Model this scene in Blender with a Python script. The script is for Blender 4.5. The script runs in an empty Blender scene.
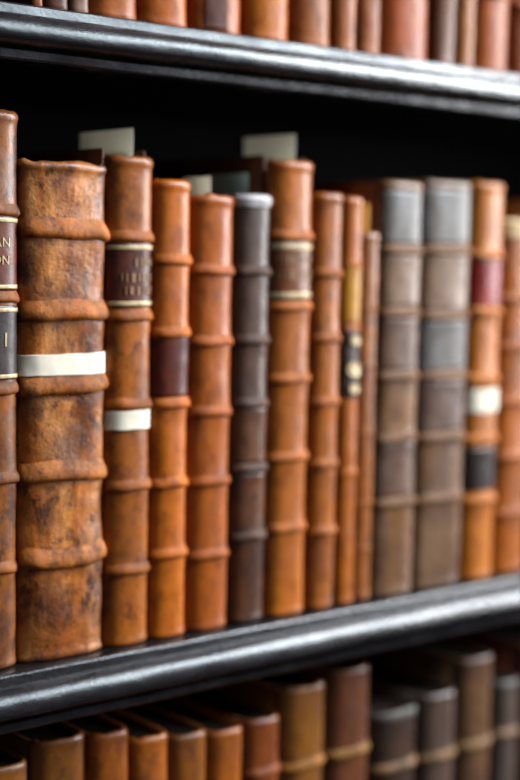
import bpy, bmesh, math, random
from mathutils import Vector, Matrix, noise

# ---------------------------------------------------------------- camera, world, light
sc = bpy.context.scene
col = sc.collection
cam_d = bpy.data.cameras.new('camera')
cam = bpy.data.objects.new('camera', cam_d)
col.objects.link(cam)
cam.matrix_world = Matrix(((0.77012701, 0.04519834, -0.63628727, -0.4737495),
                           (-0.63761013, 0.08411912, -0.76575276, -0.81387622),
                           (0.01891317, 0.9954301, 0.09360132, 0.27062923),
                           (0, 0, 0, 1)))
cam_d.sensor_fit = 'HORIZONTAL'
cam_d.sensor_width = 24
cam_d.lens = 1450 / 520 * 24
cam_d.clip_start = 0.05
cam_d.dof.use_dof = True
cam_d.dof.focus_distance = 0.90
cam_d.dof.aperture_fstop = 2.2
sc.camera = cam

world = bpy.data.worlds.new('room_ambience')
sc.world = world
world.use_nodes = True
wb = world.node_tree.nodes['Background']
wb.inputs[0].default_value = (0.80, 0.82, 0.95, 1)
wb.inputs[1].default_value = 0.05

def area(name, loc, target, sx, sy, power, colr):
    d = bpy.data.lights.new(name, 'AREA')
    d.shape = 'RECTANGLE'; d.size = sx; d.size_y = sy; d.energy = power; d.color = colr
    o = bpy.data.objects.new(name, d); col.objects.link(o)
    o.location = loc
    o.rotation_euler = (Vector(target) - Vector(loc)).to_track_quat('-Z', 'Y').to_euler()
    return o
area('window_daylight', (2.95, -1.22, 1.45), (0.25, 0, 0.25), 0.85, 3.0, 290, (0.95, 0.97, 1.0))
area('moulding_highlight_light', (1.80, -1.45, 2.00), (0.20, 0, 0.25), 1.5, 1.0, 88, (0.74, 0.90, 1.0))  # added area light, broadens the highlight along the shelf mouldings
area('front_fill_light', (-0.9, -3.2, 1.7), (0.2, 0, 0.2), 1.1, 1.5, 3, (1.0, 0.95, 0.9))  # weak fill light added behind the camera

sc.view_settings.view_transform = 'Standard'
sc.view_settings.look = 'None'
sc.view_settings.gamma = 1
sc.view_settings.use_curve_mapping = False
sc.view_settings.exposure = 0.1

# ---------------------------------------------------------------- materials
def lin(c):
    c = c / 255
    return c / 12.92 if c <= 0.04045 else ((c + 0.055) / 1.055) ** 2.4
def rgb(t):
    return (lin(t[0]), lin(t[1]), lin(t[2]), 1)

def base_mat(name, rough, spec=0.5):
    m = bpy.data.materials.new(name); m.use_nodes = True
    nt = m.node_tree; b = nt.nodes['Principled BSDF']
    b.inputs['Roughness'].default_value = rough
    b.inputs['Specular IOR Level'].default_value = spec
    return m, nt, b

def tex_noise(nt, scale, detail=4, stretch=(1, 1, 1), seed=0, rough=0.6):
    tc = nt.nodes.new('ShaderNodeTexCoord')
    mp = nt.nodes.new('ShaderNodeMapping')
    mp.inputs['Location'].default_value = (seed * 3.17, seed * 1.31, seed * 2.23)
    mp.inputs['Scale'].default_value = stretch
    n = nt.nodes.new('ShaderNodeTexNoise')
    n.inputs['Scale'].default_value = scale
    n.inputs['Detail'].default_value = detail
    n.inputs['Roughness'].default_value = rough
    nt.links.new(tc.outputs['Object'], mp.inputs['Vector'])
    nt.links.new(mp.outputs['Vector'], n.inputs['Vector'])
    return n.outputs['Fac']

def ramp(nt, fac, stops):
    r = nt.nodes.new('ShaderNodeValToRGB')
    e = r.color_ramp.elements
    while len(e) > 1: e.remove(e[0])
    e[0].position = stops[0][0]; e[0].color = stops[0][1]
    for p, c in stops[1:]:
        k = e.new(p); k.color = c
    nt.links.new(fac, r.inputs[0])
    return r.outputs[0]

def mix(nt, fac, a, b, mode='MIX'):
    m = nt.nodes.new('ShaderNodeMix'); m.data_type = 'RGBA'; m.blend_type = mode
    for val, sock in ((fac, m.inputs[0]), (a, m.inputs[6]), (b, m.inputs[7])):
        if isinstance(val, (int, float)): sock.default_value = val
        elif isinstance(val, tuple): sock.default_value = val
        else: nt.links.new(val, sock)
    return m.outputs[2]

def bump(nt, b, fac, strength, dist=0.001):
    bp = nt.nodes.new('ShaderNodeBump')
    bp.inputs['Strength'].default_value = strength
    bp.inputs['Distance'].default_value = dist
    nt.links.new(fac, bp.inputs['Height'])
    nt.links.new(bp.outputs[0], b.inputs['Normal'])

BW0, BW1 = (0, 0, 0, 1), (1, 1, 1, 1)
def deep(c, k=1.25):
    g = sum(c) / 3
    w = max(0, min(1, (c[0] - c[2] - 45) / 60))      # only the warm leathers
    return tuple(max(4, min(255, (g + (v - g) * (1 + (k - 1) * w)) * q)) for v, q in zip(c, (0.77 - 0.02 * w, 0.68 + 0.115 * w, 0.58 - 0.24 * w)))
def leather(name, base, dark, light=None, seed=0, wear=0.5, blotch=28, rough=0.36, spec=0.40, grain=0.35, streak=0.35, speck=0.7):
    """aged calf: a base colour, dark wear blotches and paler rubbed streaks"""
    m, nt, b = base_mat(name, rough, spec)
    base, dark = deep(base), deep(dark)
    light = light or tuple(min(255, int(c * 1.18 + 8)) for c in base)
    n1 = tex_noise(nt, blotch, 6, (1, 1, 0.8), seed, 0.65)
    f1 = ramp(nt, n1, [(0.56 - 0.30 * wear, BW0), (0.74 - 0.20 * wear, BW1)])
    n2 = tex_noise(nt, 60, 5, (1, 1, 0.12), seed + 3, 0.6)
    f2 = ramp(nt, n2, [(0.42, BW0), (0.70, BW1)])
    n3 = tex_noise(nt, 240, 4, (1, 1, 1), seed + 7, 0.7)
    s = nt.nodes.new('ShaderNodeMath'); s.operation = 'MULTIPLY'
    nt.links.new(f2, s.inputs[0]); s.inputs[1].default_value = streak
    c = mix(nt, s.outputs[0], rgb(base), rgb(light))
    s2 = nt.nodes.new('ShaderNodeMath'); s2.operation = 'MULTIPLY'
    nt.links.new(f1, s2.inputs[0]); s2.inputs[1].default_value = min(1, 0.35 + wear * 0.6)
    c = mix(nt, s2.outputs[0], c, rgb(dark))
    f3 = ramp(nt, n3, [(0.35, (0.72, 0.72, 0.72, 1)), (0.6, BW1)])
    c = mix(nt, 0.5, c, f3, 'MULTIPLY')
    n4 = tex_noise(nt, 85, 7, (1, 1, 0.7), seed + 11, 0.75)
    f4 = ramp(nt, n4, [(0.50, BW0), (0.62, BW1)])
    s4 = nt.nodes.new('ShaderNodeMath'); s4.operation = 'MULTIPLY'
    nt.links.new(f4, s4.inputs[0]); s4.inputs[1].default_value = speck
    c = mix(nt, s4.outputs[0], c, rgb(dark))
    nt.links.new(c, b.inputs['Base Color'])
    r = nt.nodes.new('ShaderNodeMapRange')
    r.inputs[3].default_value = rough - 0.08; r.inputs[4].default_value = rough + 0.12
    nt.links.new(n1, r.inputs[0]); nt.links.new(r.outputs[0], b.inputs['Roughness'])
    bump(nt, b, n3, grain, 0.0006)
    return m

def plain(name, c, rough=0.6, spec=0.3, var=0.2, scale=60, metal=0, stretch=(1, 1, 1), bmp=0.15):
    m, nt, b = base_mat(name, rough, spec)
    n = tex_noise(nt, scale, 5, stretch)
    k = 1 - var
    cc = ramp(nt, n, [(0.3, tuple(x * k for x in rgb(c)[:3]) + (1,)), (0.65, rgb(c))])
    nt.links.new(cc, b.inputs['Base Color'])
    b.inputs['Metallic'].default_value = metal
    if bmp: bump(nt, b, n, bmp, 0.0005)
    return m

def slip_mat(*a):
    m = plain(*a); nt = m.node_tree; b = nt.nodes['Principled BSDF']
    t = nt.nodes.new('ShaderNodeBsdfTranslucent'); mx = nt.nodes.new('ShaderNodeMixShader'); mx.inputs[0].default_value = 0.6
    nt.links.new(b.inputs['Base Color'].links[0].from_socket, t.inputs[0])
    nt.links.new(b.outputs[0], mx.inputs[1]); nt.links.new(t.outputs[0], mx.inputs[2])
    nt.links.new(mx.outputs[0], nt.nodes['Material Output'].inputs[0])
    return m
M_paper = plain('worn_white_paper', (240, 226, 204), 0.75, 0.2, 0.14, 90)
M_slip = slip_mat('grey_green_slip_paper', (212, 208, 194), 0.85, 0.1, 0.08, 60)
M_slip_dark = slip_mat('blue_grey_slip_paper', (190, 198, 190), 0.85, 0.1, 0.1, 60)
M_slip_cream = slip_mat('cream_slip_paper', (232, 200, 140), 0.85, 0.1, 0.12, 60)
M_gilt = plain('worn_gilt', (200, 172, 128), 0.45, 0.4, 0.5, 300, 0.15)
M_gilt_faint = plain('faded_gilt', (150, 112, 80), 0.45, 0.4, 0.4, 300, 0.1)
M_pages = plain('page_edges', (40, 30, 22), 0.9, 0.1, 0.45, 500, 0, (1, 0.02, 0.02))
M_dark_wood = plain('black_painted_wood', (9, 7, 6), 0.85, 0.08, 0.4, 30)

def paint_mat():
    m, nt, b = base_mat('glossy_black_shelf_paint', 0.3, 0.50)
    b.inputs['Coat Weight'].default_value = 0.0; b.inputs['Coat Roughness'].default_value = 0.30
    n = tex_noise(nt, 90, 6, (0.35, 1, 1), 2, 0.7)
    n2 = tex_noise(nt, 230, 5, (0.6, 1, 1), 5, 0.75)
    nt.links.new(ramp(nt, n, [(0.35, rgb((14, 12, 14))), (0.7, rgb((32, 29, 33)))]), b.inputs['Base Color'])
    r = nt.nodes.new('ShaderNodeMapRange')
    r.inputs[3].default_value = 0.20; r.inputs[4].default_value = 0.34
    nt.links.new(n, r.inputs[0]); nt.links.new(r.outputs[0], b.inputs['Roughness'])
    bump(nt, b, n2, 0.30, 0.0009)
    return m
M_shelf = paint_mat()

# ---------------------------------------------------------------- mesh helpers
def link(name, me, mat, parent=None, smooth=True):
    o = bpy.data.objects.new(name, me); col.objects.link(o)
    if mat: me.materials.append(mat)
    if smooth:
        for p in me.polygons: p.use_smooth = True
    if parent: o.parent = parent
    return o

def from_bm(name, bm, mat, parent=None, smooth=True):
    bmesh.ops.recalc_face_normals(bm, faces=bm.faces)
    me = bpy.data.meshes.new(name); bm.to_mesh(me); bm.free()
    return link(name, me, mat, parent, smooth)

def box_bm(x0, x1, y0, y1, z0, z1, bev=0.0):
    bm = bmesh.new()
    bmesh.ops.create_cube(bm, size=1)
    for v in bm.verts:
        v.co = Vector(((x0 + x1) / 2 + v.co.x * (x1 - x0), (y0 + y1) / 2 + v.co.y * (y1 - y0), (z0 + z1) / 2 + v.co.z * (z1 - z0)))
    if bev: bmesh.ops.bevel(bm, geom=bm.edges[:], offset=bev, segments=2, affect='EDGES')
    return bm

def empty(name, loc, label, cat, group=None):
    o = bpy.data.objects.new(name, None); col.objects.link(o)
    o.empty_display_size = 0.02
    o.location = loc; o['label'] = label; o['category'] = cat
    if group: o['group'] = group
    return o

def sheet(name, fn, us, vs, thick, mat, parent):
    """closed shell over the surface fn(u, v, offset)"""
    bm = bmesh.new()
    A = [[bm.verts.new(fn(u, v, 0)) for u in us] for v in vs]
    B = [[bm.verts.new(fn(u, v, -thick)) for u in us] for v in vs]
    nv, nu = len(vs), len(us)
    for j in range(nv - 1):
        for i in range(nu - 1):
            bm.faces.new((A[j][i], A[j][i+1], A[j+1][i+1], A[j+1][i]))
            bm.faces.new((B[j][i], B[j+1][i], B[j+1][i+1], B[j][i+1]))
    for j in range(nv - 1):
        bm.faces.new((A[j][0], A[j+1][0], B[j+1][0], B[j][0]))
        bm.faces.new((A[j][-1], B[j][-1], B[j+1][-1], A[j+1][-1]))
    for i in range(nu - 1):
        bm.faces.new((A[0][i], B[0][i], B[0][i+1], A[0][i+1]))
        bm.faces.new((A[-1][i], A[-1][i+1], B[-1][i+1], B[-1][i]))
    return from_bm(name, bm, mat, parent)

def lerp(a, b, n): return [a + (b - a) * i / n for i in range(n + 1)]

# ---------------------------------------------------------------- the bookcase
bookcase = empty('bookcase', (0, 0, -0.46), 'black painted bookcase whose moulded glossy shelf edges carry rows of old leather books', 'bookcase')
XL, XR = -0.55, 1.25
def local(o):            # parts are modelled in world units, the bookcase empty sits lower
    o.location = (0, 0, 0.46); return o
# profile of the moulded front edge (y, z) seen end-on, shelf top at z = 0
def nose_profile():
    p = [(-0.006, 0.0), (-0.0165, 0.0), (-0.0182, -0.0006), (-0.0192, -0.0016), (-0.0202, -0.0056), (-0.0206, -0.0070)]
    for k in range(0, 27):
        a = math.radians(78 - 158 * k / 26)
        p.append((-0.0200 - 0.0140 * math.cos(a), -0.0210 + (0.0140 if a > 0 else 0.0068) * math.sin(a)))
    p += [(-0.0215, -0.0282), (-0.0240, -0.0288), (-0.0264, -0.0298), (-0.0263, -0.0345), (-0.0250, -0.0358), (-0.006, -0.0358)]
    return p
def make_shelf(z):
    bd = local(from_bm('shelf_board', box_bm(XL, XR, -0.006, 0.292, z - 0.030, z), M_dark_wood, bookcase, False))
    prof = nose_profile()
    bm = bmesh.new()
    n = 420
    rings = []
    for i in range(n + 1):
        x = XL + (XR - XL) * i / n
        ring = []
        for (y, dz) in prof:
            w = noise.noise(Vector((x * 14, y * 60, (z + dz) * 60))) * 0.0006 + noise.noise(Vector((x * 60, y * 160, (z + dz) * 160))) * 0.0003
            if y > -0.01: w = 0
            ring.append(bm.verts.new((x, y + w, z + dz + w * 0.6)))
        rings.append(ring)
    m = len(prof)
    for i in range(n):
        for j in range(m):
            bm.faces.new((rings[i][j], rings[i][(j+1) % m], rings[i+1][(j+1) % m], rings[i+1][j]))
    bm.faces.new(rings[0]); bm.faces.new(rings[-1])
    mo = from_bm('shelf_moulding', bm, M_shelf, bd)
    mo.data.set_sharp_from_angle(angle=math.radians(13))
Z_UP, Z_MID, Z_LOW = 0.4212, 0.0, -0.4212
for z in (Z_UP, Z_MID, Z_LOW): make_shelf(z)
local(from_bm('back_panel', box_bm(XL, XR, 0.292, 0.304, -0.46, 0.88), M_dark_wood, bookcase, False))
for x in (XL - 0.024, XR):
    local(from_bm('side_panel', box_bm(x, x + 0.024, -0.016, 0.304, -0.46, 0.88, 0.001), M_dark_wood, bookcase, False))
local(from_bm('top_panel', box_bm(XL, XR, -0.016, 0.292, 0.862, 0.88), M_dark_wood, bookcase, False))

# ---------------------------------------------------------------- books
mats = {}
GROUPS = {}
def SHIFT(x): return 0.0011 - 0.0045 * max(0, min(1, x / 0.47))
FRONT = -0.006     # how far the spines stand forward on their shelf
def book(x0, x1, z0, zt, label, mat, bands=(), bandmat=None, d=None, y=0.0, depth=0.22, bh=0.0024, bw=0.0040,
         flat=0.8, wob=0.0005, seed=1, shelf=0.0, boardmat=None, group=None, headcap=0.0012, cap=None,
         title=(), paper=(), slip=None, bx=0.0, panels=(), worn=0.0010, tilt=0.0):
    """an old book standing on a shelf; its spine faces -Y. Heights are above the shelf."""
    y += FRONT
    x0 += SHIFT(x0); x1 += SHIFT(x1)
    w = x1 - x0 - 0.0006; hw = w / 2; xc = 0.0
    bh *= max(0.35, min(1, w / 0.030)); headcap *= min(1, w / 0.030)
    d = d if d is not None else min(0.016, w * 0.30)
    bandmat = bandmat or mat
    if bandmat.name + '_rubbed' in bpy.data.materials: bandmat = bpy.data.materials[bandmat.name + '_rubbed']
    else:        # leather rubbed matt on the raised cords
        nm = bandmat.name + '_rubbed'
        bandmat = bandmat.copy(); bandmat.name = nm
        bandmat.node_tree.nodes['Principled BSDF'].inputs['Specular IOR Level'].default_value = 0.18
        for nd in bandmat.node_tree.nodes:
            if nd.type == 'MAP_RANGE': nd.inputs[3].default_value = 0.5; nd.inputs[4].default_value = 0.7
    root = empty('book', ((x0 + x1) / 2, y, shelf), label, 'book', group)
    if tilt: root.rotation_euler = (0, tilt, 0)
    H = zt - 0
    if shelf == 0: bands = [zb - 0.0022 for zb in bands]
    def prof(z):        # head and tail roll inwards, small cap beads
        o = 0.0
        for e, rr, hc in ((H - z, 0.004, headcap), (z, 0.0018, headcap * 0.6)):
            if e < rr: o -= 0.55 * rr * (1 - math.sqrt(max(0, 1 - (1 - e / rr) ** 2)))
            o += hc * math.exp(-((e - rr) / 0.0028) ** 2)
        for zb in bands:   # the leather swells a little towards each cord
            o += bh * 0.22 * math.exp(-((z - zb) / (bw * 2.0)) ** 2)
        return o
    def S(u, z, off):
        th = max(-1, min(1, u)) * math.pi / 2 * 0.985
        s, c = math.sin(th), math.cos(th)
        X = hw * math.copysign(abs(s) ** flat, s); Y = d * (1 - c ** flat)
        # outward normal of the ellipse
        nx, ny = s * d, -c * hw
        L = math.hypot(nx, ny); nx /= L; ny /= L
        g = noise.noise(Vector((X * 40 + seed * 7, z * 22, seed * 3.1))) * wob + noise.noise(Vector((X * 110 + seed, z * 90, seed * 5.3))) * wob * 0.5
        edge = min(1.0, (1 - abs(u)) * 3.5)   # pinch to the board joint
        o = prof(z) + g + off
        if o > 0 and abs(u) > 0.75: o *= max(0.0, (1 - abs(u)) / 0.25)
        return Vector((X + nx * (o * edge if o > 0 else o), Y + ny * o, z + (g * 0.6)))
    def surf(u, v, off):
        z = v * H
        if v > 0.985: z += (noise.noise(Vector((u * 3.3 + seed * 2, seed, 0))) * worn * 1.3) - worn * 0.3
        if v < 0.01: z = max(z, 0.0)
        p = S(u, z, off); p.z = max(p.z, 0.0002)
        return p
    nv = max(60, int(H / 0.0022))
    vs = [i / nv for i in range(nv + 1)]
    us = lerp(-1, 1, 34)
    sp = sheet('spine', surf, us, vs, 0.0016, mat, root)
    for k, zb in enumerate(bands):
        bmt = bandmat or mat
        def bs(u, t, off, zb=zb, k=k):
            # t in -1..1 : shallow slope above, steep undercut below
            a = (1 - t * t)
            if t > 0: a = a ** 1.7
            else: a = a ** 0.55
            zz = zb + t * bw * (1.7 if t > 0 else 0.6) + noise.noise(Vector((u * 1.7 + k * 5, seed * 3.3, 2))) * wob * 2.2
            h = bh * a * (1 + 0.28 * noise.noise(Vector((u * 2.5, k * 9 + seed, 7))))
            return S(u, zz, -0.0003 + h + off)
        sheet('raised_band', bs, lerp(-0.97, 0.97, 30), [-1, -0.93, -0.8, -0.62, -0.4, -0.15, 0.1, 0.3, 0.5, 0.7, 0.86, 1], 0.0006, bmt, sp)
    def patch(name, za, zb, mt, off=0.0004, ua=-0.93, ub=0.93, parent=root, rag=0.0):
        n = max(3, int((zb - za) / (0.0022 if zb - za > 0.02 else 0.0007)))
        def f(u, z, o):
            zz = z + rag * noise.noise(Vector((u * 3.1, round(z, 4) * 9, seed)))
            return S(u, zz, off + o)
        return sheet(name, f, lerp(ua, ub, 30), lerp(za, zb, n), 0.0005, mt, parent)
    for (za, zb, mt) in panels: patch('spine_panel', za, zb, mt, 0.0003, parent=sp)
    for t in title:
        tl = patch('title_label', t['z'][0], t['z'][1], t['mat'], 0.0005, *t.get('u', (-0.95, 0.95)))
        if 'label' in t: tl['label'] = t['label']
        for r in t.get('rules', ()):
            patch('gilt_rule', r - t.get('rw', 0.0009), r + t.get('rw', 0.0009), M_gilt, 0.0009, t.get('u', (-0.95, 0.95))[0], t.get('u', (-0.95, 0.95))[1], tl)
        for (zc, h, u_a, u_b, n) in t.get('strokes', ()):   # rows of rubbed gilt tooling
            rnd = random.Random(int(zc * 9999) + seed)
            bm = bmesh.new()
            for i in range(n):
                u0 = u_a + (u_b - u_a) * (i + 0.2 * rnd.random()) / n
                du = (u_b - u_a) / n * rnd.uniform(0.25, 0.5)
                za, zb = zc - h / 2 * rnd.uniform(0.7, 1), zc + h / 2
                q = [[bm.verts.new(S(uu, zz, o)) for (uu, zz) in ((u0, za), (u0 + du, za), (u0 + du, zb), (u0, zb))] for o in (0.0010, 0.0004)]
                bm.faces.new(q[0]); bm.faces.new(q[1][::-1])
                for a in range(4): bm.faces.new((q[0][a], q[1][a], q[1][(a+1) % 4], q[0][(a+1) % 4]))
            from_bm('gilt_tooling', bm, M_gilt_faint, tl, False)
        for (txt, zc, size, uc) in t.get('text', ()):
            cu = bpy.data.curves.new('lettering', 'FONT'); cu.body = txt; cu.size = size; cu.align_x = 'CENTER'; cu.extrude = 0.0002; cu.resolution_u = 3
            to = bpy.data.objects.new('lettering', cu); col.objects.link(to)
            dg = bpy.context.evaluated_depsgraph_get(); dg.update()
            me = bpy.data.meshes.new_from_object(to.evaluated_get(dg))
            bpy.data.objects.remove(to)
            for v in me.vertices:
                X = v.co.x / hw + math.sin(uc * math.pi / 2)
                X = max(-0.98, min(0.98, X)); u = math.asin(X) * 2 / math.pi
                v.co = S(u, zc + v.co.y, 0.0007 + v.co.z)
            link('gilt_lettering', me, M_gilt, tl, False)
        for (u0, zc, r) in t.get('discs', ()):
            bm = bmesh.new()
            c0 = [bm.verts.new(S(u0 + math.cos(a) * r / hw * 0.8, zc + math.sin(a) * r, 0.0017)) for a in lerp(0, math.tau, 20)[:-1]]
            c1 = [bm.verts.new(S(u0 + math.cos(a) * r / hw * 0.8, zc + math.sin(a) * r, 0.0003)) for a in lerp(0, math.tau, 20)[:-1]]
            bm.faces.new(c0); bm.faces.new(c1[::-1])
            for a in range(20): bm.faces.new((c0[a], c1[a], c1[(a+1) % 20], c0[(a+1) % 20]))
            from_bm('gilt_roundel', bm, M_gilt, tl, False)
    for (za, zb) in paper:
        q = patch('paper_label', za, zb, M_paper, 0.0011, -0.97, 0.97, rag=0.0006)
        q['label'] = 'white paper band glued across the spine'
    if cap:
        q = patch('head_cap', H - cap[0], H - 0.0005, cap[1], 0.0006)
    bmt = boardmat or mat
    bt = 0.0032 if w > 0.03 else 0.0022
    for sgn in (-1, 1):
        xa, xb = (-hw, -hw + bt) if sgn < 0 else (hw - bt, hw)
        from_bm('cover_board', box_bm(xa, xb, d * 0.9 + 0.004 * (bx > 0), depth, 0.0003, H - 0.0005 + bx, 0.0008), bmt, root)
    from_bm('text_block', box_bm(-hw + bt, hw - bt, d * 0.8 + 0.002, depth - 0.004, 0.003, H - (0.006 if slip else 0.0028), 0.0005), M_pages, root, False)
    if slip:
        ys, ye, up, smat, slabel = slip[:5]
        xs = slip[5] if len(slip) > 5 else 0.0
        s = empty('paper_slip', (0, 0, 0), slabel, 'bookmark')
        s.location = ((x0 + x1) / 2 + xs, y, shelf + H - 0.0055)
        bm = bmesh.new()
        n = 10
        A = []; 
        for side in (0, 0.0005):
            A.append([[bm.verts.new((side + 0.0012 * math.sin(i / n * 2.4), yy, up * i / n)) for yy in lerp(ys, ye, 5)] for i in range(n + 1)])
        F, G = A
        for i in range(n):
            for j in range(5):
                bm.faces.new((F[i][j], F[i][j+1], F[i+1][j+1], F[i+1][j])); bm.faces.new((G[i][j], G[i+1][j], G[i+1][j+1], G[i][j+1]))
            bm.faces.new((F[i][0], F[i+1][0], G[i+1][0], G[i][0])); bm.faces.new((F[i][-1], G[i][-1], G[i+1][-1], F[i+1][-1]))
        for j in range(5):
            bm.faces.new((F[0][j], G[0][j], G[0][j+1], F[0][j+1])); bm.faces.new((F[-1][j], F[-1][j+1], G[-1][j+1], G[-1][j]))
        bmesh.ops.recalc_face_normals(bm, faces=bm.faces)
        me = bpy.data.meshes.new('paper_slip'); bm.to_mesh(me); bm.free()
        me.materials.append(smat)
        o = bpy.data.objects.new('paper_slip', me); col.objects.link(o)
        o.location = s.location
        for k in ('label', 'category'): o[k] = s[k]
        bpy.data.objects.remove(s)
        o.name = 'paper_slip'
    return root

mm = 0.001
G1 = 'leather books on the middle shelf'
# ---- middle shelf, left to right
L = leather
book(-41.3*mm, -1.2*mm, 0, 357*mm, 'tall brown book at the left edge with a red and a grey gilt-ruled label', 
     L('brown_mottled_calf', (172, 98, 52), (66, 42, 38), seed=1, wear=0.66, speck=0.9, blotch=36), bands=[m*mm for m in (296, 241, 183, 125, 67)], seed=1, d=0.011, group=G1,
     title=[dict(z=(244.5*mm, 291*mm), mat=L('dull_red_title_leather', (126, 62, 54), (84, 44, 44), seed=2, wear=0.4), rules=(288.5*mm, 247*mm), rw=0.0013, label='dull red title label',
                 text=(('IOAN', 272*mm, 0.0085, -0.03), ('CON', 261*mm, 0.0080, 0.0))),
            dict(z=(188*mm, 235*mm), mat=L('grey_black_title_leather', (72, 66, 74), (44, 42, 50), seed=3, wear=0.4), rules=(232*mm, 190*mm), rw=0.0013, label='grey-black volume label',
                 text=(('I', 209*mm, 0.013, 0.20),))])
book(-0.8*mm, 66.2*mm, 0, 328*mm, 'thickest book, scuffed orange-tan calf with swelling bands and a white paper band',
     L('scuffed_tan_folio_calf', (208, 114, 52), (70, 36, 26), (236, 160, 92), seed=4, wear=0.66, blotch=30, streak=0.9, grain=1.0, speck=0.9), bands=[m*mm for m in (283, 231, 182, 125, 68)],
     bandmat=L('rubbed_band_leather', (206, 114, 52), (76, 40, 28), (226, 158, 92), seed=5, wear=0.55, blotch=44, grain=0.9, speck=0.75), seed=2, d=0.012, flat=0.72, bh=0.0038, bw=0.0066, wob=0.0013, group=G1, paper=[(189*mm, 203*mm)],
     headcap=0.0020, worn=0.0022, depth=0.25)
book(66.2*mm, 104*mm, 0, 334*mm, 'russet book with a dark label and white band, right of the thickest book',
     L('russet_calf', (184, 102, 44), (90, 46, 28), seed=6, wear=0.42), bands=[m*mm for m in (281, 228, 168, 112, 54)], seed=3, group=G1, paper=[(150*mm, 163*mm)], depth=0.24,
     title=[dict(z=(233*mm, 276*mm), mat=L('dark_red_title_leather', (110, 48, 36), (62, 28, 24), seed=7, wear=0.5), rules=(273*mm, 235.5*mm), rw=0.0015, label='dark red title label',
                 strokes=((263*mm, 0.006, 0.0, 0.8, 7), (253*mm, 0.006, -0.3, 0.8, 9), (244*mm, 0.006, -0.2, 0.8, 8)))],
     bx=0.0055, slip=(0.012, 0.078, 0.0250, M_slip, 'pale grey-green paper slip rising from the book beside the thickest one', 0.005), boardmat=L('dark_russet_board', (96, 50, 30), (48, 26, 18), seed=8, wear=0.4))
book(104*mm, 136*mm, 0, 320*mm, 'orange book with a dark reddish title label at its middle panel',
     L('bright_orange_calf', (208, 112, 36), (140, 66, 28), seed=9, wear=0.25), bands=[m*mm for m in (266, 216, 167, 111, 61)], seed=4, group=G1,
     title=[dict(z=(171*mm, 213*mm), mat=L('oxblood_title_leather', (126, 50, 34), (58, 26, 24), seed=10, wear=0.6), label='dark oxblood title label')])
book(136.5*mm, 175.4*mm, 0, 311*mm, 'plain orange-brown book with a frayed dark head, left of the charcoal book',
     L('orange_brown_calf', (188, 98, 42), (126, 62, 36), seed=11, wear=0.25), bands=[m*mm for m in (259, 209, 159, 109, 56)], seed=5, group=G1, worn=0.002,
     slip=(0.014, 0.046, 0.019, M_slip, 'short pale slip rising from the plain orange-brown book with the frayed head', 0.003))
book(175.6*mm, 209.3*mm, 0, 313*mm, 'charcoal and dark brown book with a pale worn cap at its head',
     L('charcoal_calf', (98, 74, 66), (58, 48, 50), (118, 84, 66), seed=12, wear=0.5), bands=[m*mm for m in (258.5, 209.5, 163, 115.5, 65.5)], seed=6, bandmat=L('dark_brown_band', (104, 70, 54), (60, 44, 42), seed=36, wear=0.4), group=G1,
     panels=[(2*mm, 111*mm, L('dark_brown_marbled_leather', (132, 74, 46), (58, 38, 36), seed=13, wear=0.8, speck=0.9)), (119*mm, 159*mm, L('dark_brown_leather', (124, 76, 54), (66, 44, 40), seed=14, wear=0.6, speck=0.8))],
     cap=(9*mm, plain('worn_pale_cap', (186, 178, 178), 0.5, 0.5, 0.3, 120)),
     slip=(0.016, 0.062, 0.021, M_slip_dark, 'blue-grey paper slip behind the head of the charcoal book', 0.003))
book(209.5*mm, 251.3*mm, 0, 339*mm, 'tall tan-orange book with a worn gilt title label, right of the charcoal book',
     L('tan_orange_calf', (192, 106, 46), (136, 70, 40), seed=15, wear=0.22), bands=[m*mm for m in (285, 233, 179.5, 121, 67.5)], seed=7, group=G1, depth=0.24,
     title=[dict(z=(237*mm, 280*mm), mat=L('faded_red_title_leather', (136, 78, 54), (96, 50, 40), seed=16, wear=0.4), rules=(276*mm, 240.5*mm), rw=0.0019, label='faded red-brown title label',
                 strokes=((267*mm, 0.006, -0.5, 0.75, 9), (255*mm, 0.008, -0.4, 0.75, 8)))],
     bx=0.004, slip=(0.010, 0.070, 0.0255, M_slip, 'large pale slip rising from the tall tan-orange book in the middle', 0.0045), boardmat=L('dark_brown_board', (104, 58, 36), (56, 32, 22), seed=17, wear=0.4))  # boards in a darker brown than the spine leather
book(251.5*mm, 280.5*mm, 0, 317*mm, 'narrow orange-brown book directly right of the tall book with the paper slip',
     L('orange_brown_calf_narrow', (186, 102, 38), (112, 58, 32), seed=18, wear=0.35), bands=[m*mm for m in (258, 209, 160.5, 113, 61.5)], seed=8, group=G1)
book(280.7*mm, 300.6*mm, 0, 315*mm, 'thin orange book with a yellow panel above a dark gilt label with roundels',
     L('thin_orange_calf', (194, 106, 44), (128, 66, 34), seed=19, wear=0.3), bands=[m*mm for m in (265, 217, 104.5)], bh=0.0018, bw=0.003, seed=9, group=G1,
     panels=[(219*mm, 263*mm, L('yellow_tan_leather', (220, 152, 70), (170, 100, 40), seed=20, wear=0.2))],
     title=[dict(z=(162*mm, 214*mm), mat=L('dark_olive_title_leather', (84, 62, 50), (54, 42, 38), seed=21, wear=0.4), label='dark gilt-stamped label', discs=((0.15, 206*mm, 0.0035), (0.15, 184*mm, 0.0055), (0.15, 169*mm, 0.0035)))])
book(300.8*mm, 321*mm, 0, 289*mm, 'shortest thin red-brown book left of the two grey books',
     L('red_brown_calf_thin', (170, 96, 50), (100, 54, 34), seed=22, wear=0.3), bands=[m*mm for m in (232, 186, 134, 79, 43)], bh=0.0012, bw=0.0026, seed=10, group=G1, y=0.002,
     slip=(0.003, 0.034, 0.027, M_slip_cream, 'yellowish paper slip above the shortest thin book', -0.003))
gb = L('grey_book_tan_band', (132, 88, 58), (118, 84, 64), seed=24, wear=0.3)
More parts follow.
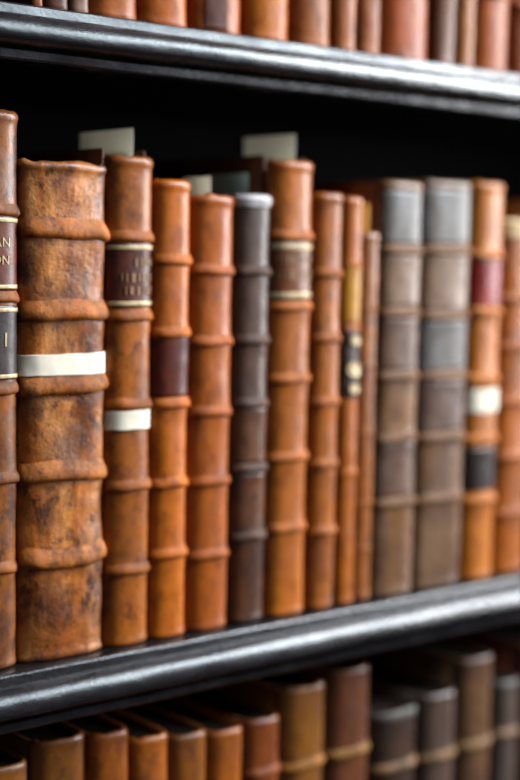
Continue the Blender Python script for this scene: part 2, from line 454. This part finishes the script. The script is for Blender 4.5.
blue = L('blue_grey_spine_leather', (122, 124, 130), (92, 84, 82), (150, 156, 164), seed=25, wear=0.4, rough=0.38)
taupe = L('taupe_spine_leather', (156, 128, 108), (120, 96, 84), seed=26, wear=0.3)
dgrey = L('dark_grey_brown_leather', (134, 102, 86), (74, 44, 32), (142, 128, 124), seed=27, wear=0.5)
book(321.4*mm, 367.1*mm, 0, 329*mm, 'left of the two grey-spined books with tan bands',
     L('grey_brown_calf', (156, 110, 84), (84, 48, 32), (158, 140, 132), seed=23, wear=0.5), bands=[m*mm for m in (276, 227, 177, 128, 76)], bandmat=gb, bh=0.0026, flat=0.62, d=0.009, seed=11, group=G1,
     panels=[(281*mm, 321*mm, blue), (232*mm, 271*mm, taupe), (182*mm, 222*mm, dgrey), (81*mm, 123*mm, dgrey)], boardmat=L('red_brown_board', (120, 50, 24), (66, 30, 20), seed=28, wear=0.4), depth=0.24)
book(367.3*mm, 425.2*mm, 0, 332*mm, 'right and wider of the two grey-spined books with tan bands',
     L('grey_brown_calf_wide', (152, 112, 90), (80, 48, 34), (158, 144, 138), seed=29, wear=0.5), bands=[m*mm for m in (277, 224, 175, 125, 74.5)], bandmat=gb, bh=0.0026, flat=0.62, d=0.010, seed=12, group=G1,
     panels=[(282*mm, 324*mm, blue), (229*mm, 272*mm, taupe), (180*mm, 219*mm, blue), (130*mm, 170*mm, dgrey)], depth=0.24)
book(425.4*mm, 467.8*mm, 0, 333*mm, 'orange book with crimson and black labels and a white band, by the grey books',
     L('light_orange_calf', (212, 124, 56), (160, 82, 40), seed=30, wear=0.22), bands=[m*mm for m in (274, 227, 171, 120, 68.5)], seed=13, group=G1, bh=0.0028,
     title=[dict(z=(231*mm, 269*mm), mat=L('crimson_title_leather', (156, 30, 24), (100, 26, 24), seed=31, wear=0.3), label='crimson title label'),
            dict(z=(76*mm, 112*mm), mat=L('black_title_leather', (50, 34, 32), (30, 24, 26), seed=32, wear=0.3), label='black title label')],
     paper=[(142*mm, 161.5*mm)])
book(468.2*mm, 514*mm, 0, 304*mm, 'orange-brown book with a cream-coloured head at the right edge',
     L('deep_orange_calf', (198, 106, 30), (116, 58, 26), seed=33, wear=0.35), bands=[m*mm for m in (238, 197, 149.5, 101.5, 53)], seed=14, group=G1, d=0.012, y=0.003,
     cap=(15*mm, plain('cream_vellum_cap', (214, 182, 132), 0.6, 0.3, 0.25, 100)))
book(514.4*mm, 556*mm, 0, 322*mm, 'brown calf book past the book with the cream head', L('brown_calf_end', (150, 84, 44), (90, 50, 34), seed=34, wear=0.4), bands=[m*mm for m in (262, 212, 160, 108, 58)], seed=15, group=G1)

# ---- upper shelf (only the feet of the books are in view)
G2 = 'leather books on the upper shelf'
up = [(4.2, 13.4, 'narrow orange-brown book foot at the far left of the upper shelf', (170, 86, 40), (80, 46, 36), 0.5, ()),
      (13.6, 33.4, 'dark umber book foot near the left end of the upper shelf', (112, 58, 34), (48, 32, 28), 0.6, ()),
      (33.6, 48.8, 'pale greyish scuffed narrow book on the upper shelf', (170, 140, 128), (110, 82, 74), 0.5, ()),
      (49, 89.8, 'orange calf book right of the pale greyish one on the upper shelf', (200, 108, 56), (120, 60, 36), 0.4, ()),
      (90, 132.2, 'bright orange calf book, second orange one from the left on the upper shelf', (208, 110, 36), (146, 70, 34), 0.3, ()),
      (132.4, 180.7, 'orange book with a dark rounded patch at its foot on the upper shelf', (192, 98, 44), (126, 62, 36), 0.3, ('patch',)),
      (180.9, 224.6, 'golden orange book right of the one with the dark patch', (214, 120, 42), (156, 76, 36), 0.3, ()),
      (224.8, 264.9, 'reddish tan book with a pink sheen, right of the golden orange one', (182, 98, 46), (120, 62, 38), 0.3, ()),
      (265.1, 289.4, 'narrow tan book, first of a narrow pair on the upper shelf', (186, 104, 66), (124, 64, 42), 0.3, ()),
      (289.6, 314.6, 'narrow russet book, second of a narrow pair on the upper shelf', (172, 92, 42), (110, 58, 34), 0.3, ()),
      (314.8, 371.8, 'wide deep orange book right of the narrow pair on the upper shelf', (190, 90, 40), (130, 64, 40), 0.3, ()),
      (372, 399.5, 'dark narrow brown book right of the wide deep orange one', (140, 82, 56), (84, 48, 36), 0.4, ()),
      (399.7, 420.9, 'thin tan-pink book right of the dark narrow brown one', (186, 110, 74), (130, 70, 46), 0.3, ()),
      (421.1, 466.4, 'orange book second from the right on the upper shelf', (196, 98, 36), (140, 68, 36), 0.3, ()),
      (466.6, 510, 'deep orange book at the right edge of the upper shelf', (180, 86, 34), (112, 54, 30), 0.35, ())]
for i, (a, b, lab, c, dk, wr, ex) in enumerate(up):
    H = (300, 312, 290, 305, 318, 296)[i % 6]
    m = L('upper_shelf_calf', tuple(v * 0.93 for v in c), dk, seed=40 + i, wear=wr, speck=0.85, spec=0.22)
    r = book(a*mm, b*mm, 0, H*mm, lab, m, bands=[H*mm*f for f in (0.2, 0.36, 0.52, 0.68, 0.84)], seed=20 + i, shelf=Z_UP, group=G2, depth=0.21, bh=0.0026,
             title=[dict(z=(3*mm, 29*mm), u=(-0.32, 0.10), mat=L('dark_purple_stain_leather', (112, 56, 42), (74, 40, 38), seed=60, wear=0.5, rough=0.55, spec=0.2), label='dark rounded leather patch')] if ex else ())
# two fillers left of the frame edge
# ---- lower shelf (only the heads are in view)
G3 = 'leather books on the lower shelf'
low = [(-36, 8.6, 358.5, 'low brown book head at the bottom left corner', (156, 96, 56), (96, 58, 38), 0.4, (), None),
       (10, 53.1, 368.5, 'wide brown book head, second from the left at the bottom', (142, 84, 46), (86, 52, 36), 0.4, (), None),
       (55, 88.8, 364.8, 'orange-brown book head, third from the left at the bottom', (164, 88, 38), (96, 52, 32), 0.35, (), None),
       (89.5, 123, 355, 'tan-orange book head right of the orange-brown one at the bottom', (188, 104, 52), (120, 66, 40), 0.3, (), None),
       (123.3, 158.2, 350.2, 'dull brown book head in the middle of the run of low books', (156, 90, 54), (96, 56, 40), 0.35, (), None),
       (158.4, 192, 346.2, 'orange-tan book head left of the dark russet one at the bottom', (182, 98, 50), (114, 62, 38), 0.3, (), None),
       (192.2, 228.8, 348, 'dark russet book head with a ridge, right of the orange-tan one', (146, 74, 40), (88, 46, 32), 0.35, (-119,), None),
       (229, 276.8, 365.2, 'lighter brown book on the lower shelf with a pale band, left of the tallest', (150, 94, 56), (94, 58, 40), 0.35, (-122,), (164, 104, 64)),
       (277, 325.8, 370.8, 'reddish brown book with a tan band, wide and tall on the lower shelf', (122, 72, 54), (84, 48, 40), 0.3, (-122,), (164, 116, 82)),
       (327, 382, 327, 'black and brown mottled book with a grey head on the lower shelf', (84, 62, 52), (46, 38, 36), 0.6, (-145,), (150, 120, 98)),
       (382.6, 428.2, 332, 'dark grey book with tan bands right of the black mottled one', (104, 88, 86), (70, 60, 62), 0.35, (-147,), (150, 118, 92)),
       (428.5, 474.4, 355.4, 'brown and grey book standing taller between two grey ones on the lower shelf', (124, 92, 72), (78, 56, 46), 0.4, (-146,), (158, 124, 98)),
       (475, 507.6, 328, 'narrow grey book with pale bands near the bottom right corner', (100, 92, 94), (70, 62, 66), 0.3, (-144,), (150, 126, 108)),
       (508, 560, 356, 'dark red book head at the right edge of the lower shelf', (112, 48, 28), (70, 32, 24), 0.4, (), None)]
for i, (a, b, H, lab, c, dk, wr, bnd, bc) in enumerate(low):
    m = L('lower_shelf_calf', c, dk, seed=70 + i, wear=wr)
    bm_ = L('lower_shelf_band_leather', bc, dk, seed=90 + i, wear=0.2) if bc else None
    bands = [(bz + 421.2)*mm for bz in bnd] + [H*mm*f for f in (0.12, 0.32, 0.52)]
    kw = {}
    if i in (9, 12): kw['cap'] = (7*mm, plain('grey_rubbed_cap', (84, 78, 70), 0.6, 0.4, 0.3, 120))
    book(a*mm, b*mm, 0, (H - 2.5)*mm, lab, m, bands=bands, bandmat=bm_, seed=40 + i, shelf=Z_LOW, group=G3, depth=0.22, bh=0.0022, headcap=0.0002, **kw)
